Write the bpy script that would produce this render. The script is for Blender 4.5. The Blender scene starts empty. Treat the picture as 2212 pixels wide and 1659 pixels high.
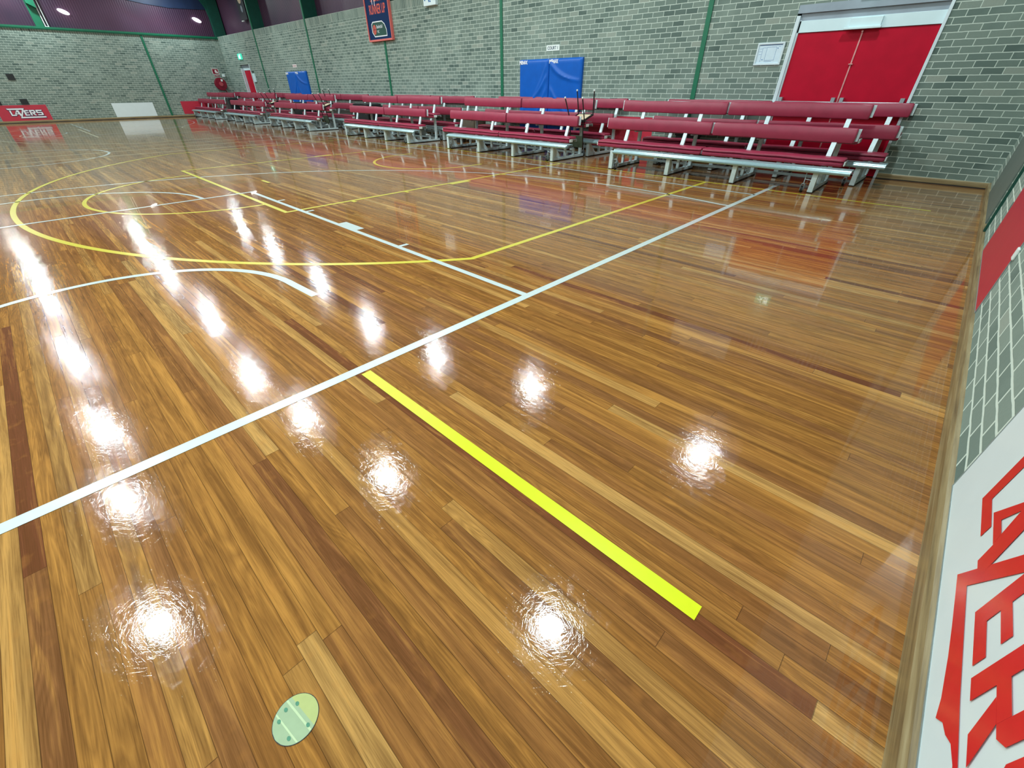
import bpy, bmesh, math, random
from mathutils import Matrix, Vector
random.seed(7)
PI = math.pi
col = bpy.context.scene.collection
XR, XL, YB, YF = 0.47, -32.2, 10.355, -10.6      # right, left, back (bleacher) and front wall faces
WT = 3.57                                          # top of the brickwork
EAVE = 6.3

# ------------------------------------------------------------------ materials
def newmat(name):
    m = bpy.data.materials.new(name); m.use_nodes = True
    nt = m.node_tree; b = nt.nodes['Principled BSDF']
    return m, nt, b
def N(nt, t, **kw):
    n = nt.nodes.new(t)
    for k, v in kw.items():
        if k in ('operation', 'blend_type', 'data_type', 'wave_type', 'bands_direction', 'noise_dimensions', 'feature', 'interpolation_type', 'wave_profile'):
            setattr(n, k, v)
        else:
            n.inputs[k].default_value = v
    return n
def math_(nt, op, a, b=None, c=None):
    n = nt.nodes.new('ShaderNodeMath'); n.operation = op
    for i, v in enumerate((a, b, c)):
        if v is None: continue
        if isinstance(v, (int, float)): n.inputs[i].default_value = v
        else: nt.links.new(v, n.inputs[i])
    return n.outputs[0]
def mixc(nt, fac, a, b, blend='MIX'):
    n = nt.nodes.new('ShaderNodeMix'); n.data_type = 'RGBA'; n.blend_type = blend
    for sock, v in ((n.inputs[0], fac), (n.inputs[6], a), (n.inputs[7], b)):
        if isinstance(v, (int, float)): sock.default_value = v
        elif isinstance(v, tuple): sock.default_value = v if len(v) == 4 else (*v, 1)
        else: nt.links.new(v, sock)
    return n.outputs[2]
def ramp(nt, fac, stops, interp='LINEAR'):
    n = nt.nodes.new('ShaderNodeValToRGB'); cr = n.color_ramp; cr.interpolation = interp
    while len(cr.elements) > 1: cr.elements.remove(cr.elements[-1])
    cr.elements[0].position = stops[0][0]; cr.elements[0].color = (*stops[0][1], 1)
    for p, c in stops[1:]:
        e = cr.elements.new(p); e.color = (*c, 1)
    nt.links.new(fac, n.inputs[0]); return n.outputs[0]
def srgb(r, g, b):
    f = lambda v: (v/255/12.92) if v <= 10 else ((v/255+.055)/1.055)**2.4
    return (f(r), f(g), f(b))
def simple(name, c, rough=.5, metal=0, spec=.5, var=.12, scale=18, bump=0, coat=0, emit=0):
    m, nt, b = newmat(name)
    tc = nt.nodes.new('ShaderNodeTexCoord'); no = N(nt, 'ShaderNodeTexNoise', Scale=scale, Detail=4.0)
    nt.links.new(tc.outputs['Object'], no.inputs['Vector'])
    d = tuple(max(0, v*(1-var)) for v in c); l = tuple(min(1, v*(1+var)) for v in c)
    nt.links.new(ramp(nt, no.outputs[0], [(.3, d), (.7, l)]), b.inputs['Base Color'])
    b.inputs['Roughness'].default_value = rough; b.inputs['Metallic'].default_value = metal
    b.inputs['Specular IOR Level'].default_value = spec
    if coat: b.inputs['Coat Weight'].default_value = coat; b.inputs['Coat Roughness'].default_value = .08
    if bump:
        bp = N(nt, 'ShaderNodeBump', Strength=bump, Distance=.01); n2 = N(nt, 'ShaderNodeTexNoise', Scale=scale*12, Detail=3.0)
        nt.links.new(tc.outputs['Object'], n2.inputs['Vector']); nt.links.new(n2.outputs[0], bp.inputs['Height'])
        nt.links.new(bp.outputs[0], b.inputs['Normal'])
    if emit:
        b.inputs['Emission Color'].default_value = (*c, 1); b.inputs['Emission Strength'].default_value = emit
    return m

def floor_mat():
    m, nt, b = newmat('polished_floorboards'); L = nt.links
    tc = nt.nodes.new('ShaderNodeTexCoord'); sx = nt.nodes.new('ShaderNodeSeparateXYZ'); L.new(tc.outputs['Object'], sx.inputs[0])
    X, Y = sx.outputs[0], sx.outputs[1]
    W = .0605
    yr = math_(nt, 'DIVIDE', math_(nt, 'ADD', Y, 20.0), W)
    row = math_(nt, 'FLOOR', yr); fy = math_(nt, 'FRACT', yr)
    wr = nt.nodes.new('ShaderNodeTexWhiteNoise'); wr.noise_dimensions = '1D'; L.new(row, wr.inputs['W'])
    length = math_(nt, 'MULTIPLY_ADD', wr.outputs[0], 1.8, 1.9)
    xs = math_(nt, 'DIVIDE', math_(nt, 'ADD', math_(nt, 'MULTIPLY_ADD', wr.outputs[0], 37.0, 60.0), X), length)
    cl = math_(nt, 'FLOOR', xs); fx = math_(nt, 'FRACT', xs)
    cid = nt.nodes.new('ShaderNodeCombineXYZ'); L.new(row, cid.inputs[0]); L.new(cl, cid.inputs[1])
    wn = nt.nodes.new('ShaderNodeTexWhiteNoise'); wn.noise_dimensions = '3D'; L.new(cid.outputs[0], wn.inputs['Vector'])
    sc = nt.nodes.new('ShaderNodeSeparateColor'); L.new(wn.outputs['Color'], sc.inputs[0])
    r, g, bl = sc.outputs[0], sc.outputs[1], sc.outputs[2]
    base = ramp(nt, r, [(0, srgb(104, 58, 40)), (.02, srgb(122, 72, 46)), (.05, srgb(150, 102, 60)), (.35, srgb(164, 112, 58)), (.6, srgb(174, 120, 58)),
                        (.82, srgb(186, 132, 66)), (.95, srgb(198, 150, 84)), (1, srgb(206, 164, 100))])
    # grain: long streaks, each board its own piece of the noise
    def coords(ax, ay):
        c = nt.nodes.new('ShaderNodeCombineXYZ')
        L.new(math_(nt, 'MULTIPLY_ADD', X, ax, math_(nt, 'MULTIPLY', g, 91.0)), c.inputs[0])
        L.new(math_(nt, 'MULTIPLY_ADD', Y, ay, math_(nt, 'MULTIPLY', bl, 57.0)), c.inputs[1])
        L.new(math_(nt, 'MULTIPLY', r, 31.0), c.inputs[2])
        return c.outputs[0]
    n1 = N(nt, 'ShaderNodeTexNoise', Scale=1.0, Detail=6.0, Roughness=.62, Distortion=.8); L.new(coords(1.3, 28.0), n1.inputs['Vector'])
    n2 = N(nt, 'ShaderNodeTexNoise', Scale=1.0, Detail=3.0, Roughness=.6); L.new(coords(7.0, 330.0), n2.inputs['Vector'])
    n3 = N(nt, 'ShaderNodeTexNoise', Scale=1.0, Detail=2.0, Roughness=.5, Distortion=.6); L.new(coords(1.1, 12.0), n3.inputs['Vector'])
    n4 = N(nt, 'ShaderNodeTexNoise', Scale=1.0, Detail=2.0); L.new(coords(14.0, 16.0), n4.inputs['Vector'])
    rings = math_(nt, 'PINGPONG', math_(nt, 'MULTIPLY', n3.outputs[0], 15.0), .5)
    cath = math_(nt, 'MULTIPLY', math_(nt, 'SUBTRACT', .5, rings), math_(nt, 'MULTIPLY', math_(nt, 'GREATER_THAN', bl, .45), 1.0))
    c1 = mixc(nt, math_(nt, 'MULTIPLY', math_(nt, 'SMOOTH_MIN', math_(nt, 'MULTIPLY', math_(nt, 'SUBTRACT', .59, n1.outputs[0]), 3.0), 1.0, .1), .85), base, (.115, .044, .013))
    
    c2 = mixc(nt, math_(nt, 'MULTIPLY', math_(nt, 'MAXIMUM', math_(nt, 'SUBTRACT', n1.outputs[0], .54), 0.0), 3.2), c1, srgb(204, 146, 72))
    c3 = mixc(nt, math_(nt, 'MULTIPLY', cath, .75), c2, (.12, .05, .016))
    c4 = mixc(nt, math_(nt, 'MULTIPLY', math_(nt, 'MAXIMUM', math_(nt, 'SUBTRACT', .55, n2.outputs[0]), 0.0), 1.6), c3, (.075, .03, .010))
    c5 = mixc(nt, math_(nt, 'MULTIPLY', math_(nt, 'MAXIMUM', math_(nt, 'SUBTRACT', n4.outputs[0], .58), 0.0), 1.1), c4, srgb(190, 128, 62))
    # joints between boards
    ed = math_(nt, 'MINIMUM', fy, math_(nt, 'SUBTRACT', 1.0, fy))
    j1 = math_(nt, 'LESS_THAN', ed, .016)
    j2 = math_(nt, 'LESS_THAN', math_(nt, 'MULTIPLY', fx, length), .0022)
    jt = math_(nt, 'MULTIPLY', math_(nt, 'MAXIMUM', j1, j2), .6)
    c6 = mixc(nt, jt, c5, (.03, .013, .006))
    L.new(c6, b.inputs['Base Color'])
    b.inputs['Roughness'].default_value = .2; b.inputs['Specular IOR Level'].default_value = .015
    b.inputs['Coat Weight'].default_value = 1; b.inputs['Coat IOR'].default_value = 1.48
    b.inputs['Coat Roughness'].default_value = .012
    # varnish: faint cupping of each board, ripple and hairline scratches
    cup = math_(nt, 'MULTIPLY', math_(nt, 'MULTIPLY', fy, math_(nt, 'SUBTRACT', 1.0, fy)), .00010)
    rp = N(nt, 'ShaderNodeTexNoise', Scale=9.0, Detail=2.0); L.new(tc.outputs['Object'], rp.inputs['Vector'])
    scr = None
    for k in range(5):
        sm = nt.nodes.new('ShaderNodeMapping'); sm.vector_type = 'TEXTURE'; sm.inputs['Rotation'].default_value = (0, 0, .25+k*PI/5); sm.inputs['Scale'].default_value = (1/26, 1/560, 1); sm.inputs['Location'].default_value = (k*3.7, k*1.9, k)
        L.new(tc.outputs['Object'], sm.inputs[0])
        sn = N(nt, 'ShaderNodeTexNoise', Scale=1.0, Detail=0.0); L.new(sm.outputs[0], sn.inputs['Vector'])
        v = math_(nt, 'MAXIMUM', math_(nt, 'SUBTRACT', sn.outputs[0], .6), 0.0)
        scr = v if scr is None else math_(nt, 'ADD', scr, v)
    scr = math_(nt, 'MULTIPLY', math_(nt, 'MAXIMUM', math_(nt, 'SUBTRACT', scr, .055), 0.0), .00042)
    fn = N(nt, 'ShaderNodeTexNoise', Scale=300.0, Detail=1.0); L.new(tc.outputs['Object'], fn.inputs['Vector'])
    hgt = math_(nt, 'ADD', math_(nt, 'ADD', cup, math_(nt, 'MULTIPLY', rp.outputs[0], .00009)), math_(nt, 'ADD', scr, math_(nt, 'MULTIPLY', fn.outputs[0], .000002)))
    bp = N(nt, 'ShaderNodeBump', Strength=.26, Distance=1.0); L.new(hgt, bp.inputs['Height'])
    L.new(bp.outputs[0], b.inputs['Coat Normal'])
    return m

def brick_mat(name, axis, tone=1.0, soldier=True, mortar=.0055):
    m, nt, b = newmat(name); L = nt.links
    tc = nt.nodes.new('ShaderNodeTexCoord'); s = nt.nodes.new('ShaderNodeSeparateXYZ'); L.new(tc.outputs['Object'], s.inputs[0])
    u, v = (s.outputs[0] if axis == 'x' else s.outputs[1]), s.outputs[2]
    wob = N(nt, 'ShaderNodeTexNoise', Scale=7.0, Detail=3.0); L.new(tc.outputs['Object'], wob.inputs['Vector'])
    dv = math_(nt, 'MULTIPLY', math_(nt, 'SUBTRACT', wob.outputs[0], .5), .012)
    def bricks(a, c):
        cc = nt.nodes.new('ShaderNodeCombineXYZ'); L.new(a, cc.inputs[0]); L.new(math_(nt, 'ADD', c, dv), cc.inputs[1])
        t = nt.nodes.new('ShaderNodeTexBrick'); L.new(cc.outputs[0], t.inputs['Vector'])
        t.offset = .5; t.squash = 1
        for k, val in (('Scale', 1), ('Brick Width', .24), ('Row Height', .086), ('Mortar Size', mortar), ('Mortar Smooth', .15), ('Bias', 0)):
            t.inputs[k].default_value = val
        t.inputs['Color1'].default_value = (0, 0, 0, 1); t.inputs['Color2'].default_value = (1, 1, 1, 1); t.inputs['Mortar'].default_value = (.5, .5, .5, 1)
        return t
    t1 = bricks(math_(nt, 'ADD', u, 50.0), math_(nt, 'ADD', v, 0.0))
    if soldier:
        t2 = bricks(math_(nt, 'SUBTRACT', v, WT-.24), math_(nt, 'ADD', u, 50.0)); t2.offset = 0
        top = math_(nt, 'GREATER_THAN', v, WT-.24)
        rnd = mixc(nt, top, t1.outputs['Color'], t2.outputs['Color']); mf = math_(nt, 'ADD', math_(nt, 'MULTIPLY', t1.outputs['Fac'], math_(nt, 'SUBTRACT', 1.0, top)), math_(nt, 'MULTIPLY', t2.outputs['Fac'], top))
    else:
        rnd, mf = t1.outputs['Color'], t1.outputs['Fac']
    k = tone
    cb = ramp(nt, rnd, [(0, tuple(x*k for x in srgb(82, 100, 95))), (.12, tuple(x*k for x in srgb(105, 123, 116))), (.5, tuple(x*k for x in srgb(118, 135, 127))),
                        (.88, tuple(x*k for x in srgb(128, 144, 135))), (1, tuple(x*k for x in srgb(150, 160, 150)))])
    big = N(nt, 'ShaderNodeTexNoise', Scale=1.3, Detail=3.0); L.new(tc.outputs['Object'], big.inputs['Vector'])
    gr = N(nt, 'ShaderNodeTexNoise', Scale=60.0, Detail=3.0); L.new(tc.outputs['Object'], gr.inputs['Vector'])
    cb = mixc(nt, math_(nt, 'MULTIPLY', math_(nt, 'MAXIMUM', math_(nt, 'SUBTRACT', big.outputs[0], .5), 0.0), 1.8), cb, tuple(x*k for x in srgb(158, 176, 166)))
    cb = mixc(nt, math_(nt, 'MULTIPLY', gr.outputs[0], .25), cb, tuple(x*k for x in srgb(84, 102, 95)))
    cc = mixc(nt, mf, cb, tuple(x*k for x in srgb(192, 206, 196)))
    L.new(cc, b.inputs['Base Color']); b.inputs['Roughness'].default_value = .75; b.inputs['Specular IOR Level'].default_value = .25
    bp = N(nt, 'ShaderNodeBump', Strength=.5, Distance=.006)
    L.new(math_(nt, 'ADD', math_(nt, 'MULTIPLY', mf, -1.0), math_(nt, 'MULTIPLY', gr.outputs[0], .35)), bp.inputs['Height']); L.new(bp.outputs[0], b.inputs['Normal'])
    return m

def cladding_mat(name, axis):
    m, nt, b = newmat(name); L = nt.links
    tc = nt.nodes.new('ShaderNodeTexCoord'); s = nt.nodes.new('ShaderNodeSeparateXYZ'); L.new(tc.outputs['Object'], s.inputs[0])
    u = s.outputs[0] if axis == 'x' else s.outputs[1]
    rib = math_(nt, 'PINGPONG', math_(nt, 'DIVIDE', u, .095), .5)
    big = N(nt, 'ShaderNodeTexNoise', Scale=.45, Detail=2.0); L.new(tc.outputs['Object'], big.inputs['Vector'])
    c = ramp(nt, big.outputs[0], [(.3, srgb(50, 34, 58)), (.55, srgb(80, 48, 72)), (.75, srgb(92, 64, 90))])
    c = mixc(nt, math_(nt, 'MULTIPLY', math_(nt, 'LESS_THAN', rib, .14), .55), c, srgb(52, 34, 58))
    L.new(c, b.inputs['Base Color']); b.inputs['Roughness'].default_value = .4
    bp = N(nt, 'ShaderNodeBump', Strength=.6, Distance=.02); L.new(rib, bp.inputs['Height']); L.new(bp.outputs[0], b.inputs['Normal'])
    return m

def timber_mat(name, axis='x'):
    m, nt, b = newmat(name); L = nt.links
    tc = nt.nodes.new('ShaderNodeTexCoord'); mp = nt.nodes.new('ShaderNodeMapping'); L.new(tc.outputs['Object'], mp.inputs[0])
    mp.inputs['Scale'].default_value = (1.5, 40, 40) if axis == 'x' else (40, 1.5, 40)
    n = N(nt, 'ShaderNodeTexNoise', Scale=1.0, Detail=5.0, Roughness=.65); L.new(mp.outputs[0], n.inputs['Vector'])
    c = ramp(nt, n.outputs[0], [(.3, srgb(92, 78, 54)), (.5, srgb(136, 118, 82)), (.72, srgb(166, 152, 116))])
    L.new(c, b.inputs['Base Color']); b.inputs['Roughness'].default_value = .4
    return m

M = dict(
    floor=floor_mat(), brick_x=brick_mat('grey_green_brick_back', 'x'), brick_y=brick_mat('grey_green_brick_side', 'y'),
    brick_r=brick_mat('grey_green_brick_right', 'y', 1.22, False, .008),
    clad_x=cladding_mat('purple_ribbed_cladding_back', 'x'), clad_y=cladding_mat('purple_ribbed_cladding_side', 'y'),
    skirt_x=timber_mat('worn_timber_x', 'x'), skirt_y=timber_mat('worn_timber_y', 'y'),
    white_line=simple('white_court_paint', srgb(208, 222, 220), .3, var=.04, coat=1),
    cream_line=simple('cream_court_paint', srgb(232, 222, 182), .3, var=.06, coat=1),
    yellow_line=simple('yellow_court_paint', srgb(226, 212, 62), .3, var=.03, coat=1),
    bright_yellow=simple('bright_yellow_tape', srgb(220, 232, 16), .3, var=.03, coat=1),
    red_vinyl=simple('red_vinyl', srgb(148, 44, 70), .36, var=.08, scale=9, bump=.06),
    alu_foot=simple('ribbed_aluminium', srgb(150, 180, 186), .3, metal=.3, var=.05, scale=30),
    alu=simple('brushed_aluminium', srgb(204, 224, 228), .34, metal=.1, var=.06, scale=30),
    alu_dark=simple('grey_aluminium', srgb(150, 166, 168), .42, metal=.3, var=.08, scale=30),
    rubber=simple('black_rubber', srgb(24, 26, 28), .6, var=.2),
    white_cap=simple('white_plastic', srgb(226, 236, 234), .4, var=.03),
    green=simple('green_painted_steel', srgb(14, 106, 76), .42, var=.1, scale=6),
    dark_green=simple('dark_green_steel', srgb(12, 74, 62), .45, var=.12, scale=5),
    door_red=simple('red_door_paint', srgb(182, 4, 42), .5, spec=.2, var=.07, scale=5),
    white_frame=simple('white_frame_paint', srgb(210, 226, 232), .4, var=.05, scale=4),
    header=simple('pale_blue_white_panel', srgb(208, 232, 238), .5, var=.03, scale=4),
    transom=simple('grey_blue_transom_sheet', srgb(146, 160, 172), .35, var=.12, scale=3),
    blue=simple('blue_vinyl', srgb(0, 90, 186), .36, spec=.35, var=.06, scale=6, bump=.03),
    sign_white=simple('white_sign_board', srgb(222, 238, 242), .32, var=.02, scale=5),
    sign_red=simple('red_sign_board', srgb(190, 44, 66), .4, var=.04, scale=5),
    logo_red=simple('red_logo_vinyl', srgb(220, 26, 44), .22, var=.04, scale=20),
    logo_white=simple('white_logo_vinyl', srgb(236, 240, 248), .4, var=.02),
    logo_blue=simple('navy_logo_outline', srgb(44, 34, 104), .4, var=.05),
    black=simple('black_plastic', srgb(26, 32, 36), .4, var=.2),
    black_steel=simple('black_steel', srgb(22, 22, 26), .35, var=.15),
    navy=simple('navy_banner', srgb(4, 44, 90), .6, spec=.15, var=.06),
    salmon=simple('salmon_banner_edge', srgb(222, 112, 106), .5, var=.05),
    olive=simple('olive_chair_shell', srgb(74, 90, 74), .45, var=.12),
    tan=simple('tan_plywood', srgb(206, 190, 160), .5, var=.12),
    deep_red=simple('deep_red_enamel', srgb(128, 16, 42), .3, var=.08),
    light_red=simple('dusty_red_hub', srgb(176, 72, 82), .4, var=.08),
    exit_green=simple('lit_green_sign', srgb(60, 180, 150), .4, var=.03, emit=1.4),
    exit_white=simple('lit_white_figure', srgb(226, 255, 244), .4, var=.02, emit=2.6),
    reflection_glow=simple('reflection_glow', (.95, 1, 1), .4, var=.01, emit=5),
    paper=simple('pale_blue_paper', srgb(206, 226, 238), .4, var=.03),
    ink=simple('dark_ink', srgb(38, 62, 92), .5, var=.1),
    blue_ink=simple('blue_ink', srgb(34, 104, 170), .5, var=.1),
    brown=simple('brown_plastic', srgb(86, 74, 62), .5, var=.12),
    grey_panel=simple('grey_green_painted_panel', srgb(98, 112, 106), .5, var=.06, scale=3),
    ceil=simple('grey_ceiling_sheet', srgb(150, 150, 150), .7, var=.05, scale=2),
    blue_dark=simple('dark_blue_sheet', srgb(20, 40, 74), .5, var=.15, scale=2),
    patch_green=simple('pale_green_disc', srgb(166, 190, 154), .25, var=.04, scale=40, coat=1),
    patch_lime=simple('lime_disc_part', srgb(186, 198, 130), .25, var=.04, scale=40, coat=1),
    patch_cream=simple('cream_disc_stripe', srgb(200, 222, 178), .25, var=.03, coat=1),
    patch_dark=simple('green_disc_mark', srgb(84, 146, 118), .3, var=.15, scale=200, coat=1),
    orange=simple('orange_print', srgb(226, 96, 70), .5, var=.08),
    steel=simple('dull_steel', srgb(170, 184, 190), .4, metal=.6, var=.08),
    pink_white=simple('warm_white_plate', srgb(222, 214, 214), .4, var=.03),
)

# ------------------------------------------------------------------ mesh helpers
def B(): return bmesh.new()
def bx(bm, x0, x1, y0, y1, z0, z1, rot=None, piv=None):
    vs = [bm.verts.new((x, y, z)) for x in (x0, x1) for y in (y0, y1) for z in (z0, z1)]
    for f in ((0, 1, 3, 2), (4, 6, 7, 5), (0, 4, 5, 1), (2, 3, 7, 6), (0, 2, 6, 4), (1, 5, 7, 3)):
        bm.faces.new([vs[i] for i in f])
    if rot is not None:
        bmesh.ops.rotate(bm, cent=piv or (0, 0, 0), matrix=rot, verts=vs)
    return vs
def prism(bm, pts, axis, a, b2):
    """extrude a 2D outline along an axis: axis 'x' -> pts are (y, z), 'y' -> (x, z), 'z' -> (x, y)"""
    def P(p, t): return {'x': (t, p[0], p[1]), 'y': (p[0], t, p[1]), 'z': (p[0], p[1], t)}[axis]
    A = [bm.verts.new(P(p, a)) for p in pts]; C = [bm.verts.new(P(p, b2)) for p in pts]
    n = len(pts)
    bm.faces.new(A); bm.faces.new(C[::-1])
    for i in range(n): bm.faces.new((A[i], C[i], C[(i+1) % n], A[(i+1) % n]))
    return A + C
def tube(bm, p0, p1, r, n=10, r2=None):
    p0, p1 = Vector(p0), Vector(p1); d = (p1-p0); q = d.to_track_quat('Z', 'Y').to_matrix()
    r2 = r if r2 is None else r2
    A = [bm.verts.new(p0 + q @ Vector((r*math.cos(2*PI*i/n), r*math.sin(2*PI*i/n), 0))) for i in range(n)]
    C = [bm.verts.new(p1 + q @ Vector((r2*math.cos(2*PI*i/n), r2*math.sin(2*PI*i/n), 0))) for i in range(n)]
    bm.faces.new(A[::-1]); bm.faces.new(C)
    for i in range(n): bm.faces.new((A[i], A[(i+1) % n], C[(i+1) % n], C[i]))
def poly(bm, pts, z=0):
    bm.faces.new([bm.verts.new((p[0], p[1], z)) for p in pts])
def slab(bm, pts, z0, z1): prism(bm, pts, 'z', z0, z1)
def ellip(bm, cx, cy, rx, ry, z0, z1, n=28, a0=0):
    slab(bm, [(cx+rx*math.cos(2*PI*i/n), cy+ry*math.sin(2*PI*i/n)) for i in range(n)], z0, z1)
def strip(bm, pts, w, z, closed=False):
    """a flat painted line of width w through pts"""
    n = len(pts); Lf, Rt = [], []
    for i, p in enumerate(pts):
        a = pts[i-1] if (i > 0 or closed) else p
        c = pts[(i+1) % n] if (i < n-1 or closed) else p
        d1 = Vector((p[0]-a[0], p[1]-a[1])); d2 = Vector((c[0]-p[0], c[1]-p[1]))
        if d1.length < 1e-9: d1 = d2
        if d2.length < 1e-9: d2 = d1
        d1.normalize(); d2.normalize(); t = (d1+d2).normalized(); k = w/2/max(.3, t.dot(d1))
        nx, ny = -t.y*k, t.x*k
        Lf.append(bm.verts.new((p[0]+nx, p[1]+ny, z))); Rt.append(bm.verts.new((p[0]-nx, p[1]-ny, z)))
    for i in range(n if closed else n-1):
        j = (i+1) % n; bm.faces.new((Rt[i], Rt[j], Lf[j], Lf[i]))
def arc(cx, cy, r, a0, a1, n=48):
    return [(cx+r*math.cos(math.radians(a0+(a1-a0)*i/n)), cy+r*math.sin(math.radians(a0+(a1-a0)*i/n))) for i in range(n+1)]
def obj(name, bm, mat, parent=None, label=None, smooth=False, bevel=0, seg=2):
    bmesh.ops.recalc_face_normals(bm, faces=bm.faces)
    me = bpy.data.meshes.new(name); bm.to_mesh(me); bm.free(); me.materials.append(mat)
    if smooth:
        for p in me.polygons: p.use_smooth = True
        me.set_sharp_from_angle(angle=.62)
    o = bpy.data.objects.new(name, me); col.objects.link(o)
    if parent: o.parent = parent
    if label: o['label'] = label
    if bevel:
        bv = o.modifiers.new('bevel', 'BEVEL'); bv.width = bevel; bv.segments = seg; bv.limit_method = 'ANGLE'
    return o
def flatobj(name, bm, mat, parent=None, label=None):
    """single-sided flat faces, all facing +z"""
    bmesh.ops.recalc_face_normals(bm, faces=bm.faces)
    for f in bm.faces:
        if f.normal.z < 0: f.normal_flip()
    me = bpy.data.meshes.new(name); bm.to_mesh(me); bm.free(); me.materials.append(mat)
    o = bpy.data.objects.new(name, me); col.objects.link(o)
    if parent: o.parent = parent
    if label: o['label'] = label
    return o
def tag(o, label, cat, group=None):
    o['label'] = label; o['category'] = cat
    if group: o['group'] = group
    return o
def struct(o, label=None):
    o['kind'] = 'structure'
    if label: o['label'] = label
    return o
def thing(name, label, cat, loc=(0, 0, 0), rz=0, group=None, mat=None):
    o = bpy.data.objects.new(name, None); col.objects.link(o); o.empty_display_size = .1
    if mat is not None: o.matrix_world = mat
    else: o.location = loc; o.rotation_euler = (0, 0, rz)
    return tag(o, label, cat, group)
def copy_tree(o, parent=None):
    c = o.copy(); col.objects.link(c)
    if parent: c.parent = parent
    for ch in list(o.children): copy_tree(ch, c)
    return c
def wallM(side, u0, v0, off=0):
    """local frame lying on a wall: x along the wall to the viewer's right, y up, z out of the wall"""
    if side == 'back': c = ((1, 0, 0), (0, 0, 1), (0, -1, 0)); o = (u0, YB-off, v0)
    if side == 'left': c = ((0, 1, 0), (0, 0, 1), (1, 0, 0)); o = (XL+off, u0, v0)
    if side == 'right': c = ((0, -1, 0), (0, 0, 1), (-1, 0, 0)); o = (XR-off, u0, v0)
    m = Matrix.Identity(4)
    for j in range(3):
        for i in range(3): m[i][j] = c[j][i]
    for i in range(3): m[i][3] = o[i]
    return m
def textmesh(name, s, size, x, y, z, mat, parent, sx=1.0, align='LEFT', bold=0, label=None):
    cu = bpy.data.curves.new(name, 'FONT'); cu.body = s; cu.size = size; cu.align_x = align; cu.extrude = .001; cu.offset = bold
    to = bpy.data.objects.new(name, cu); col.objects.link(to)
    dg = bpy.context.evaluated_depsgraph_get(); me = bpy.data.meshes.new_from_object(to.evaluated_get(dg))
    bpy.data.objects.remove(to); me.materials.clear(); me.materials.append(mat); me.name = name
    for v in me.vertices: v.co = (x+v.co.x*sx, y+v.co.y, z+v.co.z)
    o = bpy.data.objects.new(name, me); col.objects.link(o); o.parent = parent
    if label: o['label'] = label
    return o

# ------------------------------------------------------------------ the room shell
bm = B(); bx(bm, XL-.9, XR+.3, YF-.3, YB+.9, -.12, 0)
floor = struct(obj('floor', bm, M['floor']), 'polished hardwood floor of narrow boards with court markings')

def holed_wall(bm, u0, u1, holes, z1, mk):
    """wall boxes around openings; mk(u0,u1,z0,z1)"""
    u = u0
    for a, b2, zt in holes:
        mk(u, a, 0, z1); mk(a, b2, zt, z1); u = b2
    mk(u, u1, 0, z1)
D1 = (-3.06, -.985, 2.46)      # double door opening
D2 = (-30.09, -28.72, 2.30)    # far door opening
bm = B()
holed_wall(bm, XL-.25, XR+.25, [D2, D1], WT, lambda a, b2, c, d: bx(bm, a, b2, YB, YB+.24, c, d))
wall_back = struct(obj('wall_back', bm, M['brick_x']), 'grey-green brick wall behind the bleachers')
bm = B(); bx(bm, XL-.6, XR+.3, YB+.55, YB+.62, WT-.4, EAVE)
obj('cladding', bm, M['clad_x'], wall_back, 'purple ribbed sheet above the brickwork')
bm = B(); bx(bm, XL-.24, XL, YF, YB, 0, WT-.03)
wall_left = struct(obj('wall_left', bm, M['brick_y']), 'grey-green brick end wall far across the court')
bm = B(); bx(bm, XL-.4, XL-.3, YF, YB+.6, WT-.4, EAVE)
obj('cladding', bm, M['clad_y'], wall_left, 'purple ribbed sheet above the far brick wall')
bm = B(); bx(bm, XR, XR+.24, YF, YB, 0, WT)
wall_right = struct(obj('wall_right', bm, M['brick_r']), 'grey brick end wall at the right edge')
bm = B(); bx(bm, XR+.2, XR+.28, YF, YB+.6, WT-.4, EAVE)
obj('cladding', bm, M['clad_y'], wall_right)
bm = B(); bx(bm, XL-.3, XR+.3, YF-.24, YF, 0, EAVE)
struct(obj('wall_front', bm, M['brick_x']), 'brick wall behind the viewer')
bm = B(); bx(bm, XL-.6, XR+.4, YF-.3, YB+.9, EAVE, EAVE+.1)
struct(obj('ceiling', bm, M['ceil']), 'grey sheet ceiling')
# skirtings
bm = B(); prism(bm, [(YB, 0), (YB-.026, 0), (YB-.026, .07), (YB-.012, .085), (YB, .085)], 'x', XL, D2[0])
prism(bm, [(YB, 0), (YB-.026, 0), (YB-.026, .07), (YB-.012, .085), (YB, .085)], 'x', D2[1], D1[0])
prism(bm, [(YB, 0), (YB-.026, 0), (YB-.026, .07), (YB-.012, .085), (YB, .085)], 'x', D1[1], XR)
sk = struct(obj('baseboard_back', bm, M['skirt_x']), 'brown timber skirting below the bleacher wall')
bm = B(); bx(bm, XL, D2[0], YB-.03, YB-.02, 0, .014); bx(bm, D2[1], D1[0], YB-.03, YB-.02, 0, .014); bx(bm, D1[1], XR, YB-.03, YB-.02, 0, .014)  # black strips stand in for the shadow line under the skirting
obj('shade_strip', bm, M['rubber'], sk, 'black strip drawn as the shadow at the floor')
bm = B(); prism(bm, [(XL, 0), (XL+.03, 0), (XL+.03, .075), (XL+.012, .09), (XL, .09)], 'y', YF, YB-.026)
sk = struct(obj('baseboard_left', bm, M['skirt_y']), 'brown timber skirting along the far wall')
bm = B(); bx(bm, XL+.02, XL+.034, YF, YB-.03, 0, .02); obj('shade_strip', bm, M['rubber'], sk, 'black strip drawn as the shadow at the floor')  # same painted shadow line along the far skirting
bm = B(); prism(bm, [(XR, 0), (XR-.027, 0), (XR-.027, .075), (XR-.016, .095), (XR, .1)], 'y', YF, YB-.026)
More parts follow.
